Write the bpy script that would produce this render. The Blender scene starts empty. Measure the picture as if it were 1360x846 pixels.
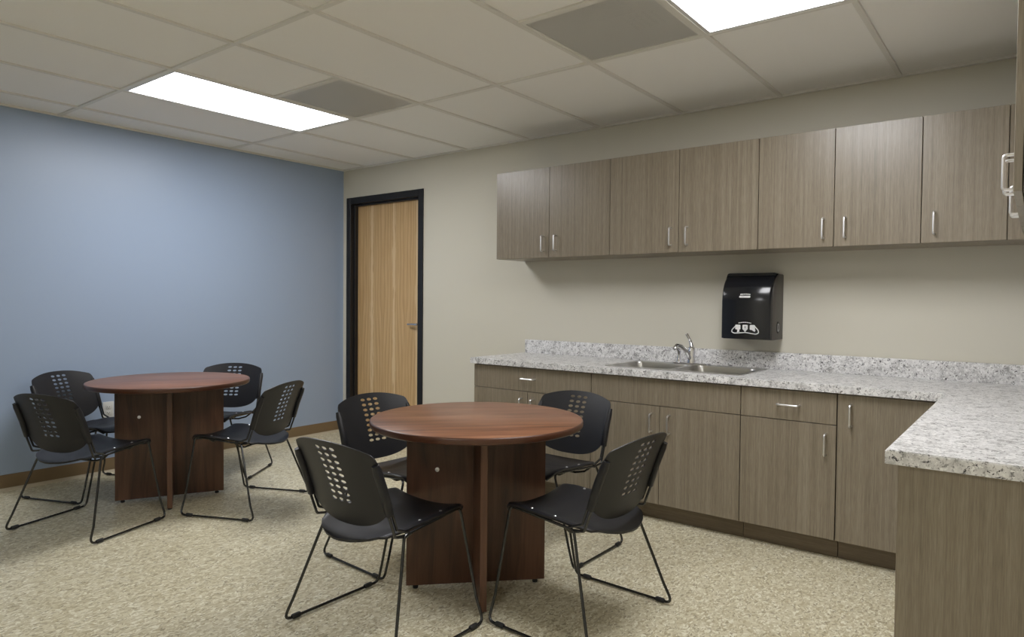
import bpy, bmesh, math, random
from mathutils import Vector, Matrix
from mathutils.geometry import delaunay_2d_cdt
random.seed(7)
PI = math.pi
SC = bpy.context.scene
COL = SC.collection

# ------------------------------------------------------------------ colours / node helpers
def lin(r, g, b):
    f = lambda c: (c/255/12.92) if c/255 <= .04045 else ((c/255+.055)/1.055)**2.4
    return (f(r), f(g), f(b), 1)

class NT:
    def __init__(s, name):
        s.m = bpy.data.materials.new(name); s.m.use_nodes = True
        s.t = s.m.node_tree; s.n = s.t.nodes; s.l = s.t.links
        s.p = s.n['Principled BSDF']; s.out = s.n['Material Output']
    def new(s, typ, **kw):
        x = s.n.new(typ)
        for k, v in kw.items():
            if k.startswith('_'): setattr(x, k[1:], v)
            else: x.inputs[k.replace('__', ' ')].default_value = v
        return x
    def link(s, a, b): s.l.new(a, b)
    def coord(s, scale=(1, 1, 1), rnd=0.0, kind='Object', rot=(0, 0, 0)):
        tc = s.new('ShaderNodeTexCoord'); mp = s.new('ShaderNodeMapping')
        mp.inputs['Scale'].default_value = scale; mp.inputs['Rotation'].default_value = rot
        src = tc.outputs[kind]
        if rnd:
            oi = s.new('ShaderNodeObjectInfo'); mu = s.new('ShaderNodeVectorMath', _operation='MULTIPLY_ADD')
            mu.inputs[0].default_value = (rnd, rnd*.7, rnd*1.3)
            cb = s.new('ShaderNodeCombineXYZ')
            for i in range(3): s.link(oi.outputs['Random'], cb.inputs[i])
            s.link(cb.outputs[0], mu.inputs[1]); s.link(src, mu.inputs[2]); src = mu.outputs[0]
        s.link(src, mp.inputs['Vector'])
        return mp.outputs[0]
    def noise(s, vec, scale, detail=4, rough=.5, dist=0.0):
        x = s.new('ShaderNodeTexNoise', Scale=scale, Detail=detail, Roughness=rough, Distortion=dist)
        s.link(vec, x.inputs['Vector']); return x.outputs['Fac']
    def ramp(s, fac, stops, interp='LINEAR'):
        x = s.new('ShaderNodeValToRGB'); cr = x.color_ramp; cr.interpolation = interp
        while len(cr.elements) < len(stops): cr.elements.new(.5)
        for e, (p, c) in zip(cr.elements, stops): e.position = p; e.color = c
        s.link(fac, x.inputs[0]); return x.outputs[0]
    def mix(s, fac, a, b, mode='MIX'):
        x = s.new('ShaderNodeMix', _data_type='RGBA', _blend_type=mode)
        for sock, v in ((x.inputs[0], fac), (x.inputs[6], a), (x.inputs[7], b)):
            if hasattr(v, 'links') or isinstance(v, bpy.types.NodeSocket): s.link(v, sock)
            else: sock.default_value = v
        return x.outputs[2]
    def math(s, op, a, b=0.0):
        x = s.new('ShaderNodeMath', _operation=op)
        for i, v in enumerate((a, b)):
            if isinstance(v, bpy.types.NodeSocket): s.link(v, x.inputs[i])
            else: x.inputs[i].default_value = v
        return x.outputs[0]
    def bump(s, h, strength=.1, dist=.001):
        b = s.new('ShaderNodeBump', Strength=strength, Distance=dist)
        s.link(h, b.inputs['Height']); s.link(b.outputs[0], s.p.inputs['Normal'])
    def base(s, c):
        if isinstance(c, bpy.types.NodeSocket): s.link(c, s.p.inputs['Base Color'])
        else: s.p.inputs['Base Color'].default_value = c
    def set(s, **kw):
        for k, v in kw.items(): s.p.inputs[k.replace('__', ' ')].default_value = v

def paint(name, c, rough=.55, spec=.4):
    t = NT(name); v = t.coord()
    n = t.noise(v, 260, 3); t.bump(n, .12, .0006)
    t.base(c); t.set(Roughness=rough, Specular__IOR__Level=spec); return t.m

def plain(name, c, rough=.4, metal=0.0, spec=.5, bump=0, bscale=300):
    t = NT(name); t.base(c); t.set(Roughness=rough, Metallic=metal, Specular__IOR__Level=spec)
    v = t.coord(); n = t.noise(v, bscale, 3)
    if bump: t.bump(n, bump, .0005)
    return t.m

def laminate(name, c1, c2, c3, rough=.42, ax=2):
    s1 = [1, 1, 1]; s1[ax] = .012; s2 = [1, 1, 1]; s2[ax] = .05
    t = NT(name); v = t.coord(s1, rnd=3.1)
    v2 = t.coord(s2, rnd=3.1)
    a = t.noise(v, 55, 6, .78)
    b = t.noise(v2, 330, 4, .6)
    f = t.math('ADD', t.math('MULTIPLY', a, .62), t.math('MULTIPLY', b, .38))
    col = t.ramp(f, [(.36, c1), (.5, c2), (.64, c3)])
    t.base(col); t.set(Roughness=rough, Specular__IOR__Level=.6)
    t.bump(b, .05, .0003); return t.m

def granite(name, stretch=(1, 1, 1)):
    t = NT(name); v = t.coord(stretch)
    big = t.noise(v, 26, 5, .62, .6)
    base = t.ramp(big, [(.30, lin(158, 157, 156)), (.43, lin(212, 211, 211)), (.6, lin(238, 237, 237))])
    sp = t.noise(v, 95, 4, .65, .5)
    m1 = t.ramp(sp, [(.54, (0, 0, 0, 1)), (.66, (1, 1, 1, 1))])
    mid = t.mix(m1, base, lin(132, 130, 130))
    vd = t.noise(v, 48, 6, .72, 1.2)
    m2 = t.ramp(vd, [(.575, (0, 0, 0, 1)), (.615, (1, 1, 1, 1))])
    colr = t.mix(m2, mid, lin(48, 47, 52))
    wt = t.noise(v, 110, 2, .5)
    m3 = t.ramp(wt, [(.60, (0, 0, 0, 1)), (.68, (1, 1, 1, 1))])
    colr = t.mix(m3, colr, lin(248, 248, 247))
    t.base(colr); t.set(Roughness=.33, Specular__IOR__Level=.5); return t.m

def terrazzo_tile(name):
    t = NT(name); v = t.coord()
    w = t.new('ShaderNodeTexNoise', Scale=22, Detail=2); t.link(v, w.inputs['Vector'])
    off = t.new('ShaderNodeVectorMath', _operation='MULTIPLY_ADD'); t.link(w.outputs['Color'], off.inputs[0])
    off.inputs[1].default_value = (.05, .05, .05); t.link(v, off.inputs[2])
    def chips(sc, rot, stops):
        mp = t.new('ShaderNodeMapping'); mp.inputs['Scale'].default_value = (1, .42, 1); mp.inputs['Rotation'].default_value = (0, 0, rot)
        t.link(off.outputs[0], mp.inputs['Vector'])
        vo = t.new('ShaderNodeTexVoronoi', Scale=sc); t.link(mp.outputs[0], vo.inputs['Vector'])
        sx = t.new('ShaderNodeSeparateColor'); t.link(vo.outputs['Color'], sx.inputs[0])
        return t.ramp(sx.outputs[0], stops, 'CONSTANT'), sx.outputs[1]
    A = lin(219, 212, 186); B = lin(202, 193, 163); C = lin(184, 172, 138); D = lin(240, 236, 217); E_ = lin(152, 141, 112)
    c1, k1 = chips(150, .7, [(0, B), (.3, A), (.55, D), (.72, C), (.9, E_)])
    c2, k2 = chips(125, -.6, [(0, A), (.35, B), (.6, C), (.8, D), (.93, E_)])
    m = t.ramp(k1, [(.45, (0, 0, 0, 1)), (.5, (1, 1, 1, 1))], 'LINEAR')
    col = t.mix(m, c1, c2)
    soft = t.noise(v, 40, 3, .6)
    col = t.mix(t.math('MULTIPLY', soft, .35), col, lin(206, 198, 170))
    t.base(col)
    r = t.noise(v, 3, 3); rr = t.ramp(r, [(.3, (.30, .30, .30, 1)), (.7, (.42, .42, .42, 1))]); t.link(rr, t.p.inputs['Roughness'])
    t.set(Specular__IOR__Level=.4); return t.m

def mahogany(name, ax=0, k=1.0, rough=.34):
    s1 = [1, 1, 1]; s1[ax] = .08; s2 = [1, 1, 1]; s2[ax] = .3
    t = NT(name); v = t.coord(s1, rnd=2.0)
    a = t.noise(v, 22, 6, .62, .8)
    vb = t.coord(s2, rnd=1.0); b = t.noise(vb, 5, 3, .5)
    f = t.math('ADD', t.math('MULTIPLY', a, .65), t.math('MULTIPLY', b, .35))
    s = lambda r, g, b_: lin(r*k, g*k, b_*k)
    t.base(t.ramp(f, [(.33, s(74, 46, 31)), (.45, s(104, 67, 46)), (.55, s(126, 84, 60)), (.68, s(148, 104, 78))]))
    t.set(Roughness=rough, Specular__IOR__Level=.5); return t.m

def oak(name):
    t = NT(name)
    v = t.coord((1, 1, .10))
    n = t.noise(v, 4.5, 2, .5)
    tc = t.new('ShaderNodeTexCoord'); sp = t.new('ShaderNodeSeparateXYZ'); t.link(tc.outputs['Object'], sp.inputs[0])
    # three mirrored veneer leaves across the door
    x = t.math('PINGPONG', t.math('ADD', sp.outputs[0], -.031), .1475)
    cb = t.new('ShaderNodeCombineXYZ'); t.link(x, cb.inputs[0]); t.link(t.math('MULTIPLY', sp.outputs[2], .10), cb.inputs[2])
    n2 = t.noise(cb.outputs[0], 5, 2, .45)
    wv = t.math('ADD', t.math('MULTIPLY', x, 9.0), t.math('MULTIPLY', n2, 1.6))
    st = t.math('FRACT', t.math('MULTIPLY', wv, 3.2))
    fine = t.noise(t.coord((1, 1, .02)), 210, 4, .6)
    f = t.math('ADD', t.math('MULTIPLY', st, .28), t.math('MULTIPLY', fine, .72))
    colr = t.ramp(f, [(.2, lin(178, 140, 94)), (.5, lin(203, 168, 120)), (.8, lin(224, 195, 148))])
    wob = t.noise(t.coord((2, 2, .9)), 5, 3, .6)
    edge = t.math('SUBTRACT', t.math('MULTIPLY', wob, .050), x)
    m = t.ramp(t.math('ADD', t.math('MULTIPLY', edge, 40), .25), [(.3, (0, 0, 0, 1)), (.8, (.65, .65, .65, 1))])
    colr = t.mix(m, colr, lin(232, 208, 166))
    fl = t.noise(t.coord((1, 1, .06)), 60, 2, .5)
    m2 = t.math('MULTIPLY', t.ramp(fl, [(.60, (0, 0, 0, 1)), (.68, (1, 1, 1, 1))]), m)
    t.base(t.mix(m2, colr, lin(166, 122, 72)))
    t.set(Roughness=.4); return t.m

def emit(name, c, s):
    t = NT(name); e = t.new('ShaderNodeEmission'); e.inputs['Color'].default_value = c; e.inputs['Strength'].default_value = s
    t.link(e.outputs[0], t.out.inputs['Surface']); return t.m

def brushed(name, c, rough=.3):
    t = NT(name); v = t.coord((1, 30, 30)); n = t.noise(v, 20, 3)
    t.base(c); t.set(Metallic=1.0, Roughness=rough); t.bump(n, .05, .0004); return t.m

def perforated(name, pitch=.0055):
    t = NT(name); v = t.coord((1/pitch, 1/pitch, 0))
    fr = t.new('ShaderNodeVectorMath', _operation='FRACTION'); t.link(v, fr.inputs[0])
    sb = t.new('ShaderNodeVectorMath', _operation='SUBTRACT'); t.link(fr.outputs[0], sb.inputs[0]); sb.inputs[1].default_value = (.5, .5, 0)
    ln = t.new('ShaderNodeVectorMath', _operation='LENGTH'); t.link(sb.outputs[0], ln.inputs[0])
    a = t.math('LESS_THAN', ln.outputs['Value'], .30)
    tr = t.new('ShaderNodeBsdfTransparent'); mx = t.new('ShaderNodeMixShader')
    t.base(lin(214, 213, 209)); t.set(Roughness=.45)
    t.link(a, mx.inputs[0]); t.link(t.p.outputs[0], mx.inputs[1]); t.link(tr.outputs[0], mx.inputs[2])
    t.link(mx.outputs[0], t.out.inputs['Surface']); return t.m

def chair_plastic(name, ribs=True):
    t = NT(name)
    t.base((.013, .013, .016, 1)); t.set(Roughness=.42, Specular__IOR__Level=.42)
    v = t.coord()
    if ribs:
        wv = t.new('ShaderNodeTexWave', Scale=55, Distortion=0); wv.bands_direction = 'X'; t.link(v, wv.inputs['Vector'])
        t.bump(wv.outputs['Fac'], .25, .0006)
    else:
        t.bump(t.noise(v, 500, 2), .15, .0004)
    return t.m

M = {}
M['beige'] = paint('beige_wall_paint', lin(213, 209, 195))
M['blue'] = paint('blue_wall_paint', lin(158, 175, 200), rough=.38, spec=.5)
M['ceil'] = plain('ceiling_tile', lin(247, 246, 243), .9, spec=.1, bump=.3, bscale=180)
M['grid'] = plain('ceiling_grid_paint', lin(228, 226, 220), .5)
M['floor'] = terrazzo_tile('speckled_floor')
M['lam'] = laminate('grey_brown_laminate', lin(116, 106, 90), lin(136, 125, 108), lin(154, 144, 127), .31)
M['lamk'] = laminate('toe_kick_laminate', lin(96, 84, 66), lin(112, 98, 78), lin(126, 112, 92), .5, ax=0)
M['core'] = plain('cabinet_core', lin(64, 56, 46), .7)
M['granite'] = granite('granite_laminate')
M['top'] = mahogany('mahogany_top', ax=0, k=1.05, rough=.34)
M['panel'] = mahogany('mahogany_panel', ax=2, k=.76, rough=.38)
M['edge'] = plain('mahogany_edge_band', lin(80, 49, 34), .3)
M['oak'] = oak('oak_veneer')
M['black_paint'] = plain('black_frame_paint', (.010, .010, .012, 1), .42)
M['plastic'] = chair_plastic('black_seat_plastic', True)
M['plastic2'] = chair_plastic('black_back_plastic', False)
M['rod'] = plain('black_rod_enamel', (.012, .012, .012, 1), .22, spec=.7)
M['rubber'] = plain('black_rubber', (.012, .012, .012, 1), .6)
M['nickel'] = plain('satin_nickel', (.86, .86, .88, 1), .34, 1.0)
M['chrome'] = plain('chrome', (.80, .80, .84, 1), .08, 1.0)
M['steel'] = brushed('brushed_stainless', (.50, .49, .47, 1), .30)
M['base'] = plain('brown_vinyl_base', lin(128, 108, 80), .45)
M['white'] = plain('white_plastic', lin(222, 222, 218), .4)
M['dark'] = plain('dark_void', (.01, .01, .01, 1), .8)
M['lampframe'] = plain('white_lamp_frame', lin(220, 220, 220), .4)
M['lamp'] = emit('lamp_diffuser', (.985, .985, 1.0, 1), 17.5)
M['perf'] = perforated('perforated_plate')
M['louver'] = plain('grey_louver', lin(150, 149, 145), .5)
M['cover'] = plain('glossy_black_cover', (.010, .011, .014, 1), .16, spec=.5)
M['house'] = plain('dark_grey_housing', lin(74, 70, 66), .38)
M['mark'] = plain('white_print', lin(228, 228, 228), .5)
M['base_glint'] = plain('pale_base_reflection', lin(190, 180, 158), .6)  # tone of the light line reflected at the baseboard foot

# ------------------------------------------------------------------ mesh helpers
def smooth(bm, ang=35):
    bm.normal_update()
    a = math.radians(ang)
    for f in bm.faces: f.smooth = True
    for e in bm.edges:
        e.smooth = len(e.link_faces) == 2 and e.calc_face_angle(0) < a

def link(name, bm, mat, parent=None, loc=(0, 0, 0), rz=0, ang=35, kind=None):
    smooth(bm, ang)
    me = bpy.data.meshes.new(name); bm.to_mesh(me); bm.free()
    o = bpy.data.objects.new(name, me); COL.objects.link(o)
    for m in (mat if isinstance(mat, (list, tuple)) else [mat]): me.materials.append(m)
    o.location = loc; o.rotation_euler = (0, 0, rz)
    if parent: o.parent = parent
    if kind: o['kind'] = kind
    return o

def box(bm, x0, x1, y0, y1, z0, z1, bev=0.0, seg=2, mat=0):
    r = bmesh.ops.create_cube(bm, size=1)
    vs = r['verts']
    for v in vs: v.co = Vector(((x0+x1)/2+v.co.x*(x1-x0), (y0+y1)/2+v.co.y*(y1-y0), (z0+z1)/2+v.co.z*(z1-z0)))
    fs = set(f for v in vs for f in v.link_faces)
    for f in fs: f.material_index = mat
    if bev:
        es = list(set(e for v in vs for e in v.link_edges))
        r = bmesh.ops.bevel(bm, geom=es, offset=bev, segments=seg, affect='EDGES', profile=.5)
        for f in r['faces']: f.material_index = mat
    return bm

def fillet(pts, r, closed=False, n=7):
    P = [Vector(p) for p in pts]; out = []; N = len(P)
    rr = r if isinstance(r, (list, tuple)) else [r]*N
    for i, p in enumerate(P):
        if not closed and i in (0, N-1): out.append(p); continue
        a, b = P[(i-1) % N], P[(i+1) % N]
        da, db = (a-p), (b-p)
        ang = da.angle(db)
        d = min(rr[i]/max(math.tan(ang/2), .05), da.length*.48, db.length*.48)
        s, e = p+da.normalized()*d, p+db.normalized()*d
        for k in range(n+1):
            t = k/n; out.append(s*(1-t)**2+p*2*t*(1-t)+e*t*t)
    return out

def tube(bm, pts, r, closed=False, n=8, cap=True, mat=0):
    P = [Vector(p) for p in pts]; Q = [P[0]]
    for p in P[1:]:
        if (p-Q[-1]).length > 1e-5: Q.append(p)
    if closed and (Q[0]-Q[-1]).length < 1e-5: Q.pop()
    P = Q; N = len(P); R = r if callable(r) else (lambda t: r)
    T = []
    for i in range(N):
        a = P[(i-1) % N] if (closed or i) else P[i]; b = P[(i+1) % N] if (closed or i < N-1) else P[i]
        T.append((b-a).normalized())
    u = T[0].orthogonal().normalized(); rings = []
    for i in range(N):
        u = (u-T[i]*u.dot(T[i])).normalized(); w = T[i].cross(u)
        rad = R(i/(N-1))
        rings.append([bm.verts.new(P[i]+(u*math.cos(2*PI*k/n)+w*math.sin(2*PI*k/n))*rad) for k in range(n)])
    def bridge(A, B, sh=0):
        for k in range(n):
            f = bm.faces.new((A[k], A[(k+1) % n], B[(k+1+sh) % n], B[(k+sh) % n])); f.material_index = mat
    for i in range(N-1): bridge(rings[i], rings[i+1])
    if closed:
        best = min(range(n), key=lambda s: (rings[-1][0].co-rings[0][s].co).length); bridge(rings[-1], rings[0], best)
    elif cap:
        f = bm.faces.new(list(reversed(rings[0]))); f.material_index = mat
        f = bm.faces.new(rings[-1]); f.material_index = mat
    return bm

def lathe(bm, prof, n=24, c=(0, 0, 0), axis='z', mat=0):
    rings = []
    for r, h in prof:
        ring = []
        for k in range(n):
            a = 2*PI*k/n; x, y = r*math.cos(a), r*math.sin(a)
            p = {'z': (x, y, h), 'y': (x, h, y), 'x': (h, x, y)}[axis]
            ring.append(bm.verts.new(Vector(c)+Vector(p)))
        rings.append(ring)
    for A, B in zip(rings, rings[1:]):
        for k in range(n): bm.faces.new((A[k], A[(k+1) % n], B[(k+1) % n], B[k])).material_index = mat
    bm.faces.new(rings[0]).material_index = mat; bm.faces.new(list(reversed(rings[-1]))).material_index = mat
    bmesh.ops.recalc_face_normals(bm, faces=bm.faces)
    return bm

def inside(p, poly):
    c = False; j = len(poly)-1
    for i in range(len(poly)):
        xi, yi = poly[i]; xj, yj = poly[j]
        if (yi > p[1]) != (yj > p[1]) and p[0] < (xj-xi)*(p[1]-yi)/(yj-yi)+xi: c = not c
        j = i
    return c

def sheet(outline, holes=(), grid=0):
    pts = [Vector(p) for p in outline]; edges = [(i, (i+1) % len(outline)) for i in range(len(outline))]
    for h in holes:
        b = len(pts); pts += [Vector(p) for p in h]; edges += [(b+i, b+(i+1) % len(h)) for i in range(len(h))]
    if grid:
        xs = [p[0] for p in outline]; ys = [p[1] for p in outline]
        x = min(xs)+grid/2
        while x < max(xs):
            y = min(ys)+grid/2
            while y < max(ys):
                q = (x, y)
                if inside(q, outline) and not any(inside(q, h) for h in holes):
                    d = min((Vector(q)-w).length for w in pts[:sum(map(len, holes))+len(outline)])
                    if d > grid*.35: pts.append(Vector(q))
                y += grid
            x += grid
    V, E, F, *_ = delaunay_2d_cdt(pts, edges, [], 0, 1e-7)
    out = []
    for f in F:
        c = sum((V[i] for i in f), Vector((0, 0)))/len(f)
        if inside(c, outline) and not any(inside(c, h) for h in holes): out.append(f)
    return V, out

def slab(bm, outline, holes, z0, z1, mp=None, grid=0, mat=0):
    """flat sheet with holes given thickness; mp(x, y, t) maps to 3-D, t = 0 bottom, 1 top"""
    V, F = sheet(outline, holes, grid)
    mp = mp or (lambda x, y, t: (x, y, z0+(z1-z0)*t))
    lo = [bm.verts.new(mp(v[0], v[1], 0)) for v in V]; hi = [bm.verts.new(mp(v[0], v[1], 1)) for v in V]
    cnt = {}
    for f in F:
        n = len(f)
        for i in range(n):
            a, b = f[i], f[(i+1) % n]; k = (min(a, b), max(a, b)); cnt.setdefault(k, []).append((a, b))
        bm.faces.new([hi[i] for i in f]).material_index = mat
        bm.faces.new([lo[i] for i in reversed(f)]).material_index = mat
    for k, l in cnt.items():
        if len(l) == 1:
            a, b = l[0]; bm.faces.new((hi[b], hi[a], lo[a], lo[b])).material_index = mat
    bmesh.ops.delete(bm, geom=[v for v in bm.verts if not v.link_faces], context='VERTS')
    bmesh.ops.recalc_face_normals(bm, faces=bm.faces)
    return bm

def tag(o, label, cat, group=None):
    o['label'] = label; o['category'] = cat
    if group: o['group'] = group
    return o

def thing(name, label, cat, loc=(0, 0, 0), rz=0, group=None):
    o = bpy.data.objects.new(name, None); COL.objects.link(o); o.empty_display_size = .1
    o.location = loc; o.rotation_euler = (0, 0, rz); return tag(o, label, cat, group)

def copy_tree(o, parent=None):
    c = o.copy(); COL.objects.link(c)
    if parent: c.parent = parent
    for ch in list(o.children): copy_tree(ch, c)
    return c

B = bmesh.new

# ------------------------------------------------------------------ dimensions
H = 2.450
XR = 5.53; YF = -6.60
GX0 = .3317; T = .6096
ROWS = [-1.1406, -2.3600, -3.5792, -4.7984, -6.0176]
XS = [GX0+T*k for k in range(9)]

# ------------------------------------------------------------------ room
b = B(); box(b, -.15, XR+.15, YF-.15, .35, -.12, 0); link('floor', b, M['floor'], kind='structure')
# recess behind the vents/lamps is closed off by the slab above the ceiling tiles
b = B()
openings = [(XS[1], XS[2], ROWS[1], ROWS[0]), (XS[6], XS[7], ROWS[1], ROWS[0]),
            (XS[6], XS[7], ROWS[4], ROWS[3]),
            (XS[2], XS[3], ROWS[0]-T, ROWS[0]), (XS[5], XS[6], ROWS[0]-T, ROWS[0])]
holes = [[(x0+.012, y0+.012), (x1-.012, y0+.012), (x1-.012, y1-.012), (x0+.012, y1-.012)] for x0, x1, y0, y1 in openings]
slab(b, [(-.1, YF-.1), (XR+.1, YF-.1), (XR+.1, .1), (-.1, .1)], holes, H+.006, H+.03)
box(b, -.1, XR+.1, YF-.1, .1, H+.28, H+.32)
link('ceiling', b, M['ceil'], kind='structure')
# grid
b = B(); g = .012
for x in XS: box(b, x-g, x+g, YF, 0, H-.004, H+.012, .0015, 1)
xe = [0]+XS+[XR]
for y in ROWS:
    for x0, x1 in zip(xe, xe[1:]): box(b, x0+(g if x0 else 0), x1-(g if x1 < XR else 0), y-g, y+g, H-.0035, H+.012, .0015, 1)
for k in (2, 5): box(b, XS[k]+g, XS[k+1]-g, ROWS[0]-T-g, ROWS[0]-T+g, H-.0035, H+.012, .0015, 1)
box(b, 0, .02, YF, 0, H-.006, H+.006); box(b, XR-.02, XR, YF, 0, H-.006, H+.006)
box(b, .02, XR-.02, -.02, 0, H-.006, H+.006); box(b, .02, XR-.02, YF, YF+.02, H-.006, H+.006)
link('trim_1', b, M['grid'], kind='structure')

b = B(); box(b, -.15, 0, YF-.15, .35, 0, H+.3); link('wall_left', b, M['blue'], kind='structure')
b = B(); box(b, XR, XR+.15, YF-.15, .35, 0, H+.3); link('wall_right', b, M['beige'], kind='structure')
b = B(); box(b, 0, XR, YF-.15, YF, 0, H+.3); link('wall_front', b, M['beige'], kind='structure')
DX0, DX1, DZ = .108, 1.012, 2.135
b = B()
box(b, 0, DX0, 0, .14, 0, DZ); box(b, DX1, XR, 0, .14, 0, DZ); box(b, 0, XR, 0, .14, DZ, H+.3)
link('wall_back', b, M['beige'], kind='structure')
# base strips
def coved(bm, p0, p1, nrm, h=.102):
    prof = [(0, h), (.003, h-.001), (.0035, .02), (.006, .008), (.012, .001), (.012, 0), (0, 0)]
    p0, p1, n = Vector(p0), Vector(p1), Vector(nrm); A = []; Bv = []
    for d, z in prof:
        A.append(bm.verts.new(p0+n*d+Vector((0, 0, z)))); Bv.append(bm.verts.new(p1+n*d+Vector((0, 0, z))))
    N = len(prof)
    for i in range(N): bm.faces.new((A[i], A[(i+1) % N], Bv[(i+1) % N], Bv[i]))
    bm.faces.new(A); bm.faces.new(list(reversed(Bv))); bmesh.ops.recalc_face_normals(bm, faces=bm.faces)
b = B(); coved(b, (0, YF, 0), (0, 0, 0), (1, 0, 0)); link('baseboard_left', b, M['base'], kind='structure')
b = B(); coved(b, (1.064, 0, 0), (2.16, 0, 0), (0, -1, 0)); coved(b, (.012, 0, 0), (.056, 0, 0), (0, -1, 0)); link('baseboard_back', b, M['base'], kind='structure')
b = B(); coved(b, (.012, YF, 0), (XR, YF, 0), (0, 1, 0)); link('baseboard_front', b, M['base'], kind='structure')
b = B(); coved(b, (XR, YF+.012, 0), (XR, -2.10, 0), (-1, 0, 0)); link('baseboard_right', b, M['base'], kind='structure')
b = B(); coved(b, (.0125, YF, 0), (.0125, 0, 0), (1, 0, 0), .006); link('baseboard_reflection', b, M['base_glint'], kind='structure')  # pale strip paints the reflection along the foot of the baseboard

# door
d = thing('door_1', 'oak door with black steel frame and lever handle in beige wall', 'door', (0, 0, 0)); d['kind'] = 'structure'
b = B()
def fr(x0, x1, z0, z1, y0, y1): box(b, x0, x1, y0, y1, z0, z1, .0015, 1)
F0, F1, FT = .058, 1.062, 2.186
fr(F0, DX0+.002, 0, FT, -.012, .0); fr(DX1-.002, F1, 0, FT, -.012, .0); fr(DX0+.002, DX1-.002, DZ-.002, FT, -.012, .0)
fr(DX0, DX0+.008, 0, DZ, -.012, .14); fr(DX1-.008, DX1, 0, DZ, -.012, .14); fr(DX0+.008, DX1-.008, DZ-.008, DZ, -.012, .14)
fr(DX0+.008, DX0+.024, 0, DZ-.008, .030, .068); fr(DX1-.024, DX1-.008, 0, DZ-.008, .030, .068); fr(DX0+.024, DX1-.024, DZ-.024, DZ-.008, .030, .068)
link('door_frame', b, M['black_paint'], d)
b = B(); box(b, DX0+.010, DX1-.010, .070, .114, .008, DZ-.010, .002, 1); link('door_leaf', b, M['oak'], d)
b = B()
hx, hz = .955, 1.03
lathe(b, [(.0, .070), (.030, .070), (.031, .066), (.028, .060), (.0, .060)], 28, (hx, 0, hz), 'y')
lathe(b, [(.0, .062), (.011, .062), (.010, .022), (.0, .022)], 16, (hx, 0, hz), 'y')
tube(b, fillet([(hx+.004, .026, hz), (hx-.02, .024, hz), (hx-.07, .026, hz+.001), (hx-.115, .034, hz-.001)], .02), lambda t: .0115-.002*t, n=12)
link('door_handle', b, M['chrome'], d)

# outlet
t_ = thing('wall_outlet', 'white duplex electrical outlet on the blue wall behind the far table', 'outlet', (0, -2.065, .445))
b = B(); box(b, 0, .006, -.036, .036, -.058, .058, .002, 2); link('cover_plate', b, M['white'], t_)
for z in (-.02, .02):
    b = B(); box(b, .005, .009, -.017, .017, z-.014, z+.014, .003, 2); s = link('socket', b, M['white'], t_)
    b = B(); box(b, .0085, .0094, -.008, -.006, z-.003, z+.007); box(b, .0085, .0094, .006, .008, z-.003, z+.006)
    lathe(b, [(.0, .0085), (.0025, .0085), (.0025, .0094), (.0, .0094)], 10, (0, 0, z-.008), 'x')
    link('socket_slot', b, M['dark'], s)

# ------------------------------------------------------------------ ceiling fixtures
def lamp(x0, y0, label, x1, y1):
    t = thing('ceiling_light', label, 'ceiling light', ((x0+x1)/2, (y0+y1)/2, H), 0, 'troffer lights in the ceiling grid')
    hx, hy = (x1-x0)/2-.012, (y1-y0)/2-.012
    b = B()
    slab(b, [(-hx, -hy), (hx, -hy), (hx, hy), (-hx, hy)], [[(-hx+.018, -hy+.018), (hx-.018, -hy+.018), (hx-.018, hy-.018), (-hx+.018, hy-.018)]], -.002, .014)
    link('lamp_frame', b, M['lampframe'], t)
    b = B(); box(b, -hx+.018, hx-.018, -hy+.018, hy-.018, .004, .012); link('diffuser', b, M['lamp'], t)
    b = B(); box(b, -hx+.001, hx-.001, -hy+.001, hy-.001, .016, .09); link('housing', b, M['lampframe'], t)
lamp(XS[1], ROWS[1], 'lit rectangular ceiling light near the blue wall', XS[2], ROWS[0])
lamp(XS[6], ROWS[1], 'lit rectangular ceiling light above the kitchen, cut by the top of the photo', XS[7], ROWS[0])
lamp(XS[6], ROWS[4], 'added unseen ceiling light behind the camera near the right wall', XS[7], ROWS[3])  # guessed light, added out of view to set the room's light falloff

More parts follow.
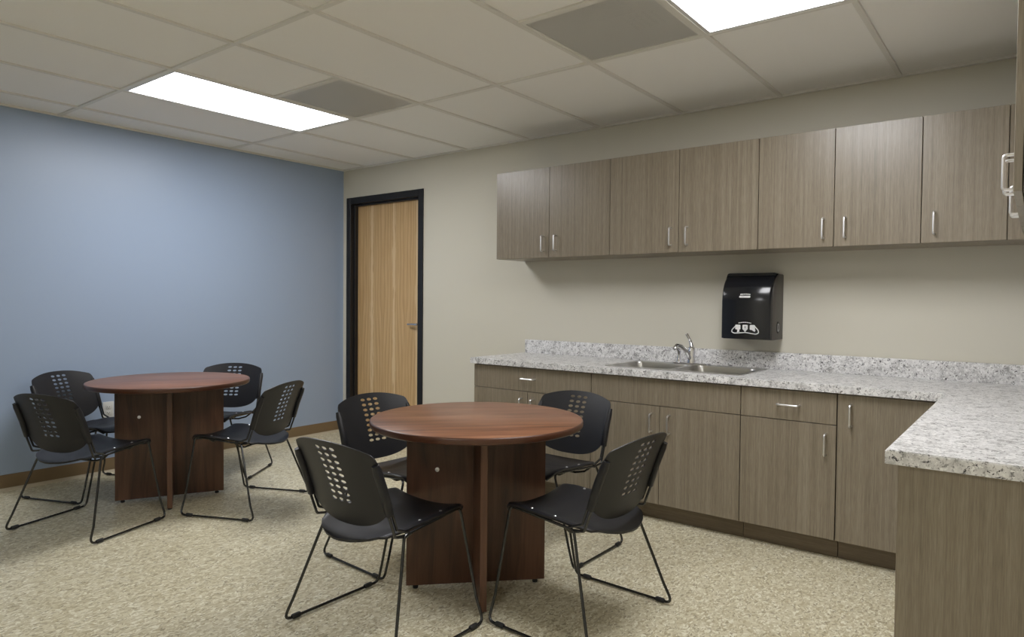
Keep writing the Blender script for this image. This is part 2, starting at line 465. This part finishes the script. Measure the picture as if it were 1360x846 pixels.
def vent(k, label, louvers):
    x0, x1, y0, y1 = XS[k], XS[k+1], ROWS[0]-T, ROWS[0]
    t = thing('ceiling_vent', label, 'ceiling vent', ((x0+x1)/2, (y0+y1)/2, H), 0, 'perforated vents in the ceiling grid')
    h = T/2-.012
    b = B(); slab(b, [(-h, -h), (h, -h), (h, h), (-h, h)], [[(-h+.014, -h+.014), (h-.014, -h+.014), (h-.014, h-.014), (-h+.014, h-.014)]], -.001, .012)
    link('vent_frame', b, M['grid'], t)
    b = B(); box(b, -h+.014, h-.014, -h+.014, h-.014, .002, .0035); link('perforated_panel', b, M['perf'], t)
    b = B(); box(b, -h+.002, h-.002, -h+.002, h-.002, .10, .104)
    for s in (-1, 1):
        box(b, s*(h-.004)-.002, s*(h-.004)+.002, -h+.002, h-.002, .013, .10); box(b, -h+.006, h-.006, s*(h-.004)-.002, s*(h-.004)+.002, .013, .10)
    link('plenum_box', b, M['louver'], t)
    b = B(); box(b, -h+.004, h-.004, -h+.004, h-.004, .0075, .0095); link('backing_sheet', b, M['lampframe'], t)
    if louvers:
        for (qx, qy, w_, h_, n_, along) in ((.078, -.17, .17, .15, 5, 'x'), (.150, -.005, .16, .15, 5, 'y'), (-.050, -.19, .12, .14, 5, 'y'), (.05, .03, .0, .0, 0, 'x')):
            if not n_: continue
            b = B()
            for i in range(n_):
                if along == 'x': o = -h_/2+h_*(i+.5)/n_; box(b, qx-w_/2, qx+w_/2, qy+o-.007, qy+o+.007, .0045, .0074)
                else: o = -w_/2+w_*(i+.5)/n_; box(b, qx+o-.007, qx+o+.007, qy-h_/2, qy+h_/2, .0045, .0074)
            link('louver_slot_shade', b, M['dark'], t)  # dark strips stand for the shade inside the open louver slots
vent(2, 'square perforated ceiling vent beside the far ceiling light', False)
vent(5, 'square perforated ceiling vent with louvers showing, left of the near ceiling light', True)

# ------------------------------------------------------------------ cabinets
def pull(parent, c, vertical=True, L=.102):
    """bar pull on a front facing -y; c = centre on the face (x, y, z)"""
    x, y, z = c; b = B(); h = L/2
    if vertical: pts = [(x, y, z-h), (x, y-.032, z-h), (x, y-.032, z+h), (x, y, z+h)]
    else: pts = [(x-h, y, z), (x-h, y-.032, z), (x+h, y-.032, z), (x+h, y, z)]
    tube(b, fillet(pts, .010), .0050, n=10)
    return link('handle', b, M['nickel'], parent)

def front(parent, name, x0, x1, z0, z1, y, hnd=None, th=.019):
    g = .0018
    b = B(); box(b, x0+g, x1-g, y, y+th, z0+g, z1-g, .0008, 1)
    o = link(name, b, M['lam'], parent)
    if hnd: pull(o, (hnd[0], y, hnd[1]), hnd[2])
    return o

def upper(label, x0, x1, doors, loc=(0, 0, 0), rz=0, z0=1.537, z1=2.147, depth=.335, name='wall_cabinet', body_x1=None):
    t = thing(name, label, 'cabinet', (loc[0], loc[1], loc[2]), rz, 'grey brown wall cabinets')
    b = B(); bx = body_x1 or x1
    box(b, x0+.001, bx-.001, -depth+.022, -.002, z0+.001, z1-.001, .001, 1, 0)
    link('cabinet_body', b, M['lam'], t)
    if body_x1:
        b = B(); box(b, x1+.0015, body_x1-.003, -depth+.003, -depth+.022, z0+.001, z1-.001, .001, 1); link('filler_strip', b, M['lam'], t)
    for (a, c, hxx) in doors: front(t, 'cabinet_door', a, c, z0, z1, -depth, (hxx, 1.6325, True))
    return t
upper('wall cabinet furthest left, beside the oak door side of the row', 2.128, 3.048, [(2.128, 2.583, 2.538), (2.583, 3.048, 2.640)])
upper('second wall cabinet from the left, above the left part of the sink', 3.048, 3.976, [(3.048, 3.512, 3.465), (3.512, 3.976, 3.567)])
upper('third wall cabinet from the left, above and right of the paper towel dispenser', 3.976, 4.750, [(3.976, 4.362, 4.313), (4.362, 4.750, 4.417)])
upper('single-door corner wall cabinet at the right end of the back wall row', 4.750, 5.087, [(4.750, 5.087, 4.805)], body_x1=5.16)
# right wall uppers: local +x runs along -Y, local front -y faces -X (rz = -90 deg)
RY = -PI/2
def rupper(label, ya, yb, ym):
    t = upper(label, -ya, -yb, [(-ya, -ym, -ym-.05), (-ym, -yb, -ym+.05)], (XR, 0, 0), RY, depth=XR-5.147)
    return t
rupper('wall cabinet on the right wall next to the corner, behind the nearest one', -.64, -1.29, -.945)
rupper('nearest wall cabinet on the right wall, cut off by the right edge', -1.29, -1.94, -1.61)
b = B(); box(b, 5.163, XR-.003, -.638, -.003, 1.539, 2.145, .001, 1)
tag(link('corner_cabinet', b, M['lam']), 'blind corner box between the two rows of wall cabinets', 'cabinet')

def basecab(label, x0, x1, parts, loc=(0, 0, 0), rz=0, kick=True, depth=.610, ztop=.816, name='base_cabinet', right_end=False):
    t = thing(name, label, 'cabinet', loc, rz, 'grey brown base cabinets')
    b = B(); box(b, x0+.001, x1-.001, -depth+.022, -.004, .100, ztop-.16, .001, 1)
    for a0, a1, c0, c1 in ((x0+.001, x0+.019, -depth+.022, -.004), (x1-.019, x1-.001, -depth+.022, -.004), (x0+.019, x1-.019, -depth+.022, -depth+.04), (x0+.019, x1-.019, -.022, -.004)):
        box(b, a0, a1, c0, c1, ztop-.16, ztop)
    link('cabinet_body', b, M['lam'], t)
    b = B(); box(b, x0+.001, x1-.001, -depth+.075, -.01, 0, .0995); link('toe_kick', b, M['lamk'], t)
    for p in parts: front(t, *p)
    return t
YD = -.610
basecab('left end base cabinet with a wide drawer over two doors, behind the front table', 2.164, 3.091,
        [('drawer', 2.164, 3.091, .660, .812, YD, (2.628, .742, False)),
         ('cabinet_door', 2.164, 2.617, .103, .660, YD, (2.573, .562, True)), ('cabinet_door', 2.617, 3.091, .103, .660, YD, (2.663, .562, True))])
basecab('sink base cabinet with plain false panel above two doors', 3.092, 3.992,
        [('false_drawer_front', 3.092, 3.992, .660, .812, YD), ('cabinet_door', 3.092, 3.537, .103, .660, YD, (3.490, .562, True)),
         ('cabinet_door', 3.537, 3.992, .103, .660, YD, (3.598, .562, True))])
basecab('narrow base cabinet with one drawer over one door, right of the sink cabinet', 3.993, 4.454,
        [('drawer', 3.993, 4.454, .660, .812, YD, (4.232, .738, False)), ('cabinet_door', 3.993, 4.454, .103, .660, YD, (4.407, .562, True))])
basecab('base cabinet with a single full-height door in the inside corner', 4.456, 4.905,
        [('cabinet_door', 4.456, 4.876, .103, .812, YD, (4.516, .714, True)), ('filler_strip', 4.877, 4.905, .103, .812, YD)])
# leg of the L: fronts face -X
PX = 4.918
basecab('base cabinet of the counter leg on the right, with the end panel facing the camera', .70, 2.050,
        [('cabinet_door', .70, 1.15, .103, .660, -(XR-PX), (1.10, .562, True)), ('cabinet_door', 1.15, 1.60, .103, .660, -(XR-PX), (1.20, .562, True)),
         ('cabinet_door', 1.60, 2.05, .103, .812, -(XR-PX), (1.65, .714, True)), ('drawer', .70, 1.15, .660, .812, -(XR-PX), (.925, .738, False)),
         ('drawer', 1.15, 1.60, .660, .812, -(XR-PX), (1.375, .738, False))],
        (XR, 0, 0), RY, depth=XR-PX)
endp = bpy.data.objects['base_cabinet.004']
b = B(); box(b, 2.051, 2.070, -(XR-PX), -.001, 0, .816, .0008, 1); link('end_panel', b, M['lam'], endp)
b = B(); box(b, 4.93, XR-.003, -.698, -.003, 0, .81); tag(link('corner_cabinet', b, M['lam']), 'blind corner base box under the bend of the countertop', 'cabinet')

# ------------------------------------------------------------------ countertop
CT, CB = .856, .8185
SX0, SX1, SY0, SY1 = 3.130, 3.965, -.535, -.075      # sink rim
t = thing('countertop', 'L-shaped grey and white granite-look countertop with backsplash', 'countertop')
b = B()
cut = [(SX0+.02, SY0+.02), (SX1-.02, SY0+.02), (SX1-.02, SY1-.02), (SX0+.02, SY1-.02)]
slab(b, [(2.150, -.003), (2.150, -.636), (4.890, -.636), (4.890, -2.093), (XR-.003, -2.093), (XR-.003, -.003)], [cut], CB, CT)
es = [e for e in b.edges if len(e.link_faces) == 2 and all(abs(v.co.z-CT) < 1e-5 for v in e.verts) and e.calc_face_angle(0) > 1 and
      (all(v.co.y < -.6 for v in e.verts) or all(v.co.x < 2.16 for v in e.verts))]
bmesh.ops.bevel(b, geom=es, offset=.003, segments=2, affect='EDGES')
link('worktop', b, M['granite'], t)
b = B(); box(b, 2.158, XR-.022, -.022, -.003, CT, CT+.098, .002, 2); box(b, XR-.022, XR-.003, -2.09, -.003, CT, CT+.098, .002, 2)
link('backsplash', b, M['granite'], t)

# sink
t = thing('kitchen_sink', 'double-bowl stainless steel drop-in sink set in the countertop', 'sink', ((SX0+SX1)/2, (SY0+SY1)/2, CT))
def rrect(x0, x1, y0, y1, r, n=6):
    out = []
    for cx, cy, a0 in ((x1-r, y1-r, 0), (x0+r, y1-r, PI/2), (x0+r, y0+r, PI), (x1-r, y0+r, 1.5*PI)):
        for k in range(n+1): a = a0+PI/2*k/n; out.append((cx+r*math.cos(a), cy+r*math.sin(a)))
    return out
w, h = (SX1-SX0)/2, (SY1-SY0)/2
bowls = [(-w+.028, -.014, -h+.028, h-.085), (.014, w-.028, -h+.028, h-.085)]
b = B(); slab(b, rrect(-w, w, -h, h, .022), [rrect(*q, .05) for q in bowls], 0, .004); link('rim', b, M['steel'], t)
for q in bowls:
    b = B()
    rings = []
    for ins, z in ((-.0, .0035), (.002, -.004), (.006, -.03), (.012, -.12), (.020, -.148), (.045, -.158)):
        r = rrect(q[0]+ins, q[1]-ins, q[2]+ins, q[3]-ins, .05)
        rings.append([b.verts.new((p[0], p[1], z)) for p in r])
    for A, C in zip(rings, rings[1:]):
        for k in range(len(A)): b.faces.new((A[k], A[(k+1) % len(A)], C[(k+1) % len(A)], C[k]))
    b.faces.new(list(reversed(rings[-1])))
    bmesh.ops.recalc_face_normals(b, faces=b.faces)
    bo = link('bowl', b, M['steel'], t, ang=50)
    b = B(); lathe(b, [(0, -.157), (.042, -.157), (.040, -.153), (.030, -.1545), (.0, -.1545)], 24, ((q[0]+q[1])/2, (q[2]+q[3])/2, 0)); link('drain', b, M['chrome'], bo)

# faucet
fx, fy, fz = 3.512, SY1-.042, CT+.004
t = thing('faucet', 'chrome single-lever kitchen faucet with side sprayer behind the sink', 'faucet', (fx, fy, fz))
b = B(); slab(b, rrect(-.125, .125, -.028, .028, .026), [], 0, .010); link('base_plate', b, M['chrome'], t)
b = B(); lathe(b, [(0, .008), (.027, .008), (.026, .02), (.021, .05), (.023, .085), (.020, .105), (.010, .115), (0, .117)], 24); link('faucet_body', b, M['chrome'], t)
b = B(); tube(b, fillet([(-.002, -.010, .030), (-.012, -.050, .082), (-.026, -.100, .118), (-.038, -.138, .126), (-.042, -.150, .102)], .02), lambda q: .0125-.003*q+(.003 if q > .93 else 0), n=14); link('spout', b, M['chrome'], t)
b = B(); tube(b, [(0, 0, .108), (-.003, .002, .125), (-.014, .004, .150), (-.026, .0, .175), (-.033, -.004, .188)], lambda q: .014-.009*q if q < .6 else .0086+.004*(q-.6), n=12); link('lever', b, M['chrome'], t)
b = B(); lathe(b, [(0, .008), (.018, .008), (.016, .016), (.011, .030), (.010, .060), (.013, .080), (0, .082)], 18, (-.082, 0, 0))
tube(b, [(-.082, 0, .076), (-.084, -.006, .090), (-.092, -.020, .098), (-.100, -.034, .094)], lambda q: .012-.001*q, n=12); link('sprayer', b, M['chrome'], t)

# ------------------------------------------------------------------ paper towel dispenser
DX, DW, DH, DD, DZ0 = 3.878, .292, .385, .215, 1.033
t = thing('paper_towel_dispenser', 'black wall-mounted paper towel dispenser above the right end of the sink', 'dispenser', (DX, 0, DZ0))
def profile_y(z):            # depth of the cover at height z
    if z < .22: return DD-.010*(1-z/.22)*0
    u = (z-.22)/(DH-.22); return DD*(1-.10*u)*math.sqrt(max(0, 1-(u**3.2)*.86))
def loft(xs, depthk, zmin, mat, name, zt=DH, ybk=.002):
    b = B(); zs = [zmin+(zt-zmin)*(1-(1-k/26)**1.7) for k in range(27)]
    rings = []
    for (x, ins) in xs:
        ring = [b.verts.new((x, -ybk, zmin)), *[b.verts.new((x, -max(.004, (profile_y(z)-ins)*depthk), min(z, zt-ins*.6))) for z in zs], b.verts.new((x, -ybk, zt-ins*.6))]
        rings.append(ring)
    for A, C in zip(rings, rings[1:]):
        for k in range(len(A)): b.faces.new((A[k], A[(k+1) % len(A)], C[(k+1) % len(A)], C[k]))
    b.faces.new(rings[0]); b.faces.new(list(reversed(rings[-1]))); bmesh.ops.recalc_face_normals(b, faces=b.faces)
    return link(name, b, mat, t, ang=40)
W2 = DW/2
loft([(-W2+.002, .014), (-W2+.006, .006), (W2-.006, .006), (W2-.002, .014)], .90, .0, M['house'], 'housing', DH-.003)
cov = loft([(-W2, .012), (-W2+.004, .004), (-W2+.012, 0), (W2-.018, 0), (W2-.012, .004), (W2-.009, .012)], 1.0, .004, M['cover'], 'front_cover', DH, .12)
b = B(); slab(b, [(.0045*0+.024*math.cos(a)*.62, .034*math.sin(a)) for a in [2*PI*k/24 for k in range(24)]], [], 0, 1,
    mp=lambda x, y, q: (W2-.003+.004*q, -.100+x*1.5, .070+y)); k_ = link('side_knob', b, M['rubber'], t)
b = B(); tube(b, [(W2+.001, -.100+.013*math.cos(a), .070+.022*math.sin(a)) for a in [2*PI*k/16 for k in range(16)]], .0012, closed=True, n=6); link('knob_ring', b, M['nickel'], k_)
yf = -DD-.0006
b = B(); slab(b, rrect(-.042, .022, .240, .251, .005, 4), [], 0, 1, mp=lambda x, z, q: (x, -profile_y(z)-.0002-.0010*q, z))
for i in range(9): x = -.036+.0065*i; slab(b, [(x, .255+.002*math.sin(i/8*PI)), (x+.0045, .255+.002*math.sin(i/8*PI)), (x+.0045, .262+.002*math.sin(i/8*PI)), (x, .262+.002*math.sin(i/8*PI))], [], 0, 1, mp=lambda x, z, q: (x, -profile_y(z)-.0002-.0006*q, z))
link('maker_badge', b, M['mark'], cov)
b = B()
cxm = -.004
def flat(pts, th=.0008): slab(b, pts, [], 0, 1, mp=lambda x, z, q: (x, -DD-.0001-th*q, z))
for i, dx in enumerate((-.042, 0, .042)):
    flat(rrect(cxm+dx-.015, cxm+dx+.015, .056+(.004 if i == 1 else 0)*0, .084, .005, 4))
flat([(cxm-.034, .056), (cxm-.044, .056), (cxm-.046, .040), (cxm-.032, .044)]); flat([(cxm-.012, .058), (cxm+.012, .058), (cxm, .042)]); flat([(cxm+.036, .058), (cxm+.060, .058), (cxm+.056, .046), (cxm+.046, .050)])
loop = [(cxm-.050, -DD-.001, .080), (cxm-.074, -DD-.001, .056), (cxm-.078, -DD-.001, .042), (cxm-.062, -DD-.001, .034), (cxm, -DD-.001, .040), (cxm+.062, -DD-.001, .032), (cxm+.078, -DD-.001, .040), (cxm+.074, -DD-.001, .056), (cxm+.050, -DD-.001, .082)]
tube(b, fillet(loop, .02), .0030, n=6)
for i in range(11): x = cxm-.038+.0068*i; zz = .092+.004*math.sin(i/10*PI); flat([(x, zz), (x+.0045, zz), (x+.0045, zz+.005), (x, zz+.005)])
link('instruction_mark', b, M['mark'], cov)
b = B()
for dx in (-.015, 0, .015)[1:2]: tube(b, [(cxm-.005, -DD-.0012, .078), (cxm+.005, -DD-.0012, .064)], .0011, n=5); tube(b, [(cxm+.005, -DD-.0012, .078), (cxm-.005, -DD-.0012, .064)], .0011, n=5)
link('cross_mark', b, M['dark'], cov)

# ------------------------------------------------------------------ round tables
def round_table(loc, rz, label):
    R, TH, TT = .459, .028, .735
    t = thing('round_table', label, 'table', loc, rz, 'round mahogany meeting tables')
    b = B(); lathe(b, [(0, TT-TH), (R-.006, TT-TH), (R-.0015, TT-TH+.003), (R, TT-TH+.006), (R, TT-.006), (R-.0015, TT-.002), (R-.005, TT), (0, TT)], 128)
    for f in b.faces:
        if f.normal.z < .9: f.material_index = 1
    link('tabletop', b, [M['top'], M['edge']], t, ang=60)
    for k, (L, w_) in enumerate(((.302, .014), (.302, .014))):
        b = B()
        if k == 0:
            box(b, -L, L, -w_, w_, .016, TT-TH, .001, 1)
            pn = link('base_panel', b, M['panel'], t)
            pieces = [(-L+.04, 0), (L-.04, 0)]
        else:
            box(b, -w_, w_, -L, -.0145, .016, TT-TH, .001, 1); box(b, -w_, w_, .0145, L, .016, TT-TH, .001, 1)
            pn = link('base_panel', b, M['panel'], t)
            pieces = [(0, -L+.04), (0, L-.04)]
        for (fx_, fy_) in pieces:
            b = B(); lathe(b, [(0, 0), (.011, 0), (.012, .004), (.012, .010), (.006, .012), (.005, .018), (0, .018)], 14, (fx_, fy_, 0)); link('leveling_foot', b, M['rubber'], pn)
    b = B(); lathe(b, [(0, -.014), (.0095, -.014), (.0095, -.0175), (.007, -.0185), (0, -.0185)], 20, (-.172, 0, .515), 'y')
    link('cable_cap', b, M['nickel'], t)
    return t
round_table((3.283, -1.885, 0), math.radians(46), 'nearer round mahogany table in front of the kitchen cabinets')
t2 = round_table((.955, -2.085, 0), math.radians(63), 'farther round mahogany table beside the blue wall')

# ------------------------------------------------------------------ chair
def make_chair():
    t = thing('stacking_chair', 'x', 'chair')
    # seat shell
    NU, NV = 28, 30; b = B()
    def halfw(y):
        if y > .215: return .198-.034*min(1, (y-.215)/.047)**2.4
        if y > -.04: return .198+.012*math.sin((.215-y)/.255*PI/2)
        u = min(1, (-.04-y)/.190); return .210*max(0, 1-u**2.35)**.56+.0
    def cz(y):
        pts = [(-.230, .393), (-.17, .390), (-.10, .393), (0, .404), (.10, .414), (.18, .424), (.225, .424), (.262, .410)]
        for (a, za), (c, zc) in zip(pts, pts[1:]):
            if y <= c: q = (y-a)/(c-a); q = q*q*(3-2*q)*.5+q*.5; return za+(zc-za)*q
        return pts[-1][1]
    def sz(x, y):
        edge = .042-.012*min(1, max(0, (y+.10)/.30))
        hw = max(.02, halfw(y)); r = min(1, abs(x)/hw)
        lip = -.009*max(0, (r-.88)/.12)**2 if y > -.15 else 0
        fr = -.010*max(0, (y-.228)/.034)**2
        return cz(y)+edge*(abs(x)/.208)**2.3+lip+fr
    rows = []
    for j in range(NV+1):
        q = j/NV; y = -.229+.491*(q if q > .15 else q*q/.15*.5+q*.5)
        hw = halfw(y); rows.append([(hw*math.sin((2*i/NU-1)*PI/2*.999)) for i in range(NU+1)]+[y])
    top = [[b.verts.new((x, r[-1], sz(x, r[-1]))) for x in r[:-1]] for r in rows]
    bot = [[b.verts.new((x*.985, r[-1]*.988, sz(x, r[-1])-.009)) for x in r[:-1]] for r in rows]
    for j in range(NV):
        for i in range(NU):
            b.faces.new((top[j][i], top[j][i+1], top[j+1][i+1], top[j+1][i]))
            b.faces.new((bot[j][i], bot[j+1][i], bot[j+1][i+1], bot[j][i+1]))
        for i in (0, NU):
            b.faces.new((top[j][i], top[j+1][i], bot[j+1][i], bot[j][i]))
    for j in (0, NV):
        for i in range(NU): b.faces.new((top[j][i], top[j][i+1], bot[j][i+1], bot[j][i]))
    bmesh.ops.remove_doubles(b, verts=b.verts, dist=.0004)
    bmesh.ops.recalc_face_normals(b, faces=b.faces)
    seat = link('seat', b, M['plastic'], t, ang=60)
    for s in (-1, 1):
        for y in (.12, .01):
            b = B(); x = s*.182; z = sz(x, y)
            lathe(b, [(0, z-.002), (.006, z-.002), (.006, z+.002), (.004, z+.0035), (0, z+.0035)], 12, (x, y, 0)); link('screw', b, M['nickel'], seat)
    # backrest
    C0, TL = (-.145, .440), math.radians(20)
    HW, BH = .222, .345
    def backmap(u, v, off=0.0):
        # u across, v up along the tilted plane; centre bulges backwards
        bow = .034*(1-(u/HW)**2)
        lean = .012*math.sin(min(1, max(0, v/BH))*PI)
        y = C0[0]-v*math.sin(TL)-bow*math.cos(TL)+lean-off*math.cos(TL)
        z = C0[1]+v*math.cos(TL)-bow*math.sin(TL)*.6-off*math.sin(TL)
        return (u, y, z)
    out = []
    # right side going up, across the top, down left, bottom arc
    n = 26
    topc = lambda u: .300+.040*(1-(abs(u)/.205)**2.3)
    for k in range(n+1):
        u = .205-.41*k/n; out.append((u, topc(u)))
    left = [(-.2105, .295), (-.2165, .284), (-.2205, .268), (-.222, .245), (-.2215, .200), (-.220, .160), (-.2165, .130)]
    botc = []
    for k in range(1, 26):
        a = PI+PI*k/26; botc.append((.214*math.copysign(abs(math.cos(a))**.80, math.cos(a)), .110+.110*math.copysign(abs(math.sin(a))**.92, math.sin(a))))
    out = out+left+botc+[(-p[0], p[1]) for p in reversed(left)]
    holes = []
    for r in range(9):
        for c in range(3):
            cx, cy = (c-1)*.0395, .098+.0262*r
            holes.append([(cx+.0148*math.cos(a), cy+.0072*math.sin(a)) for a in [2*PI*k/14 for k in range(14)]])
    b = B()
    slab(b, out, holes, 0, 1, mp=lambda u, v, q: backmap(u, v, .002-.004*q), grid=.018)
    back = link('backrest', b, M['plastic2'], t, ang=50)
    rx = .219
    def postp(v, dy=0): 
        p = backmap(HW*.985, v, .010); return Vector((rx, p[1]+dy, p[2]))
    for s in (-1, 1):
        b = B()
        # sleeve moulded down each side of the shell
        secs = []
        for v in (.066, .070, .16, .24, .256, .262):
            p = Vector(backmap(HW*.97, v, .0)); k = 1 if .069 < v < .25 else .80
            ring = []
            for a in [2*PI*i/14 for i in range(14)]:
                ex = .0140*k*math.copysign(abs(math.cos(a))**.7, math.cos(a)); ey = .0150*k*math.copysign(abs(math.sin(a))**.7, math.sin(a))
                ring.append(b.verts.new((s*(.2165+ex), p.y-.006+ey*math.cos(TL), p.z-.002+ey*math.sin(TL))))
            secs.append(ring)
        for A, C in zip(secs, secs[1:]):
            for k in range(14): b.faces.new((A[k], A[(k+1) % 14], C[(k+1) % 14], C[k]))
        b.faces.new(secs[0]); b.faces.new(list(reversed(secs[-1]))); bmesh.ops.recalc_face_normals(b, faces=b.faces)
        link('post_sleeve', b, M['plastic2'], back, ang=50)
        # twin upright rods that hook forward under the seat edge
        b = B()
        a0 = Vector(backmap(HW*.97, .12, .009)); d0 = Vector((0, -math.sin(TL), math.cos(TL)))
        e1 = Vector((s*.2185, a0.y-.0075, a0.z)); e2 = Vector((s*.2185, a0.y+.0085, a0.z+.003))
        f1 = e1-d0*.118; f2 = e2-d0*.108
        tube(b, fillet([e1, e1-d0*.060, f1-d0*.022, (s*.212, -.085, .409)], .014), .0052, n=8)
        tube(b, fillet([e2, e2-d0*.060, f2-d0*.010, (s*.2135, -.075, .417)], .012), .0052, n=8)
        link('back_post', b, M['rod'], t)
        # side loop
        b = B()
        P = [(s*.300, .236, .0075), (s*.300, -.240, .0075), (s*.287, -.205, .085), (s*.215, -.098, .412), (s*.183, .228, .430), (s*.268, .230, .10)]
        tube(b, fillet(P, [.028, .028, .05, .022, .026, .3], closed=True), .0057, closed=True, n=10)
        lp = link('side_frame', b, M['rod'], t)
        for y in (.178, -.182):
            b = B(); lathe(b, [(0, y-.019), (.0080, y-.019), (.0098, y-.015), (.0098, y+.015), (.0080, y+.019), (0, y+.019)], 12, (s*.300, 0, .0098), 'y'); link('glide', b, M['rubber'], lp)
    # cross rod under the seat
    b = B(); tube(b, fillet([(-.190, .135, .425), (-.150, .135, .402), (.150, .135, .402), (.190, .135, .425)], .02), .0052, n=8)
    tube(b, fillet([(-.207, -.055, .410), (-.175, -.055, .386), (-.12, -.055, .372), (.12, -.055, .372), (.175, -.055, .386), (.207, -.055, .410)], .02), .0052, n=8)
    link('cross_rod', b, M['rod'], t)
    return t

chair = make_chair()
spots = [  # x, y, heading in degrees (0 = +X), label
    (3.243, -2.381, 90, 'black chair nearest the camera, left front of the nearer table'),
    (3.800, -1.835, 178, 'black chair at the right of the nearer table, its perforated back toward the camera'),
    (2.735, -1.805, -3.7, 'black chair behind the left side of the nearer table, facing right, oak door behind it'),
    (3.240, -1.260, -90, 'black chair behind the nearer table, standing against the base cabinets'),
    (1.130, -2.620, 109, 'black chair at the front left of the farther table, its back toward the camera'),
    (1.451, -1.858, 204.5, 'black chair at the right of the farther table, between the two tables'),
    (.385, -2.313, 22.2, 'black chair behind the left side of the farther table, in front of the outlet'),
    (.584, -1.567, -54, 'black chair behind the right side of the farther table, close to the blue wall'),
]
for i, (x, y, a, lab) in enumerate(spots):
    o = chair if i == 0 else copy_tree(chair)
    o.location = (x, y, .0022); o.rotation_euler = (0, 0, math.radians(a-90))
    o['label'] = lab; o['group'] = 'black stacking chairs around the two round tables'

# ------------------------------------------------------------------ camera, world
f_px, yaw, pitch, roll = 906.25, 37.6234, -1.4352, .5185
cam = bpy.data.cameras.new('camera'); co = bpy.data.objects.new('camera', cam); COL.objects.link(co)
cam.sensor_fit = 'HORIZONTAL'; cam.sensor_width = 36; cam.lens = 36*f_px/1360; cam.shift_y = -(.93)/1360
a, p, r = map(math.radians, (yaw, pitch, roll))
fw = Vector((-math.sin(a)*math.cos(p), math.cos(a)*math.cos(p), math.sin(p)))
rt = Vector((math.cos(a), math.sin(a), 0)); up = rt.cross(fw)
# image content turns clockwise by roll: the camera turns the other way
rt2 = rt*math.cos(r)+up*math.sin(r); up2 = up*math.cos(r)-rt*math.sin(r)
Mx = Matrix((rt2, up2, -fw)).transposed().to_4x4(); Mx.translation = Vector((5.2053, -4.1374, 1.2436))
co.matrix_world = Mx; cam.clip_start = .02
SC.camera = co
w = bpy.data.worlds.new('world'); SC.world = w; w.use_nodes = True
w.node_tree.nodes['Background'].inputs[0].default_value = (.5, .5, .5, 1); w.node_tree.nodes['Background'].inputs[1].default_value = .1
vs = SC.view_settings; vs.view_transform = 'Standard'; vs.look = 'None'; vs.gamma = 1; vs.use_curve_mapping = False; vs.exposure = 0.0
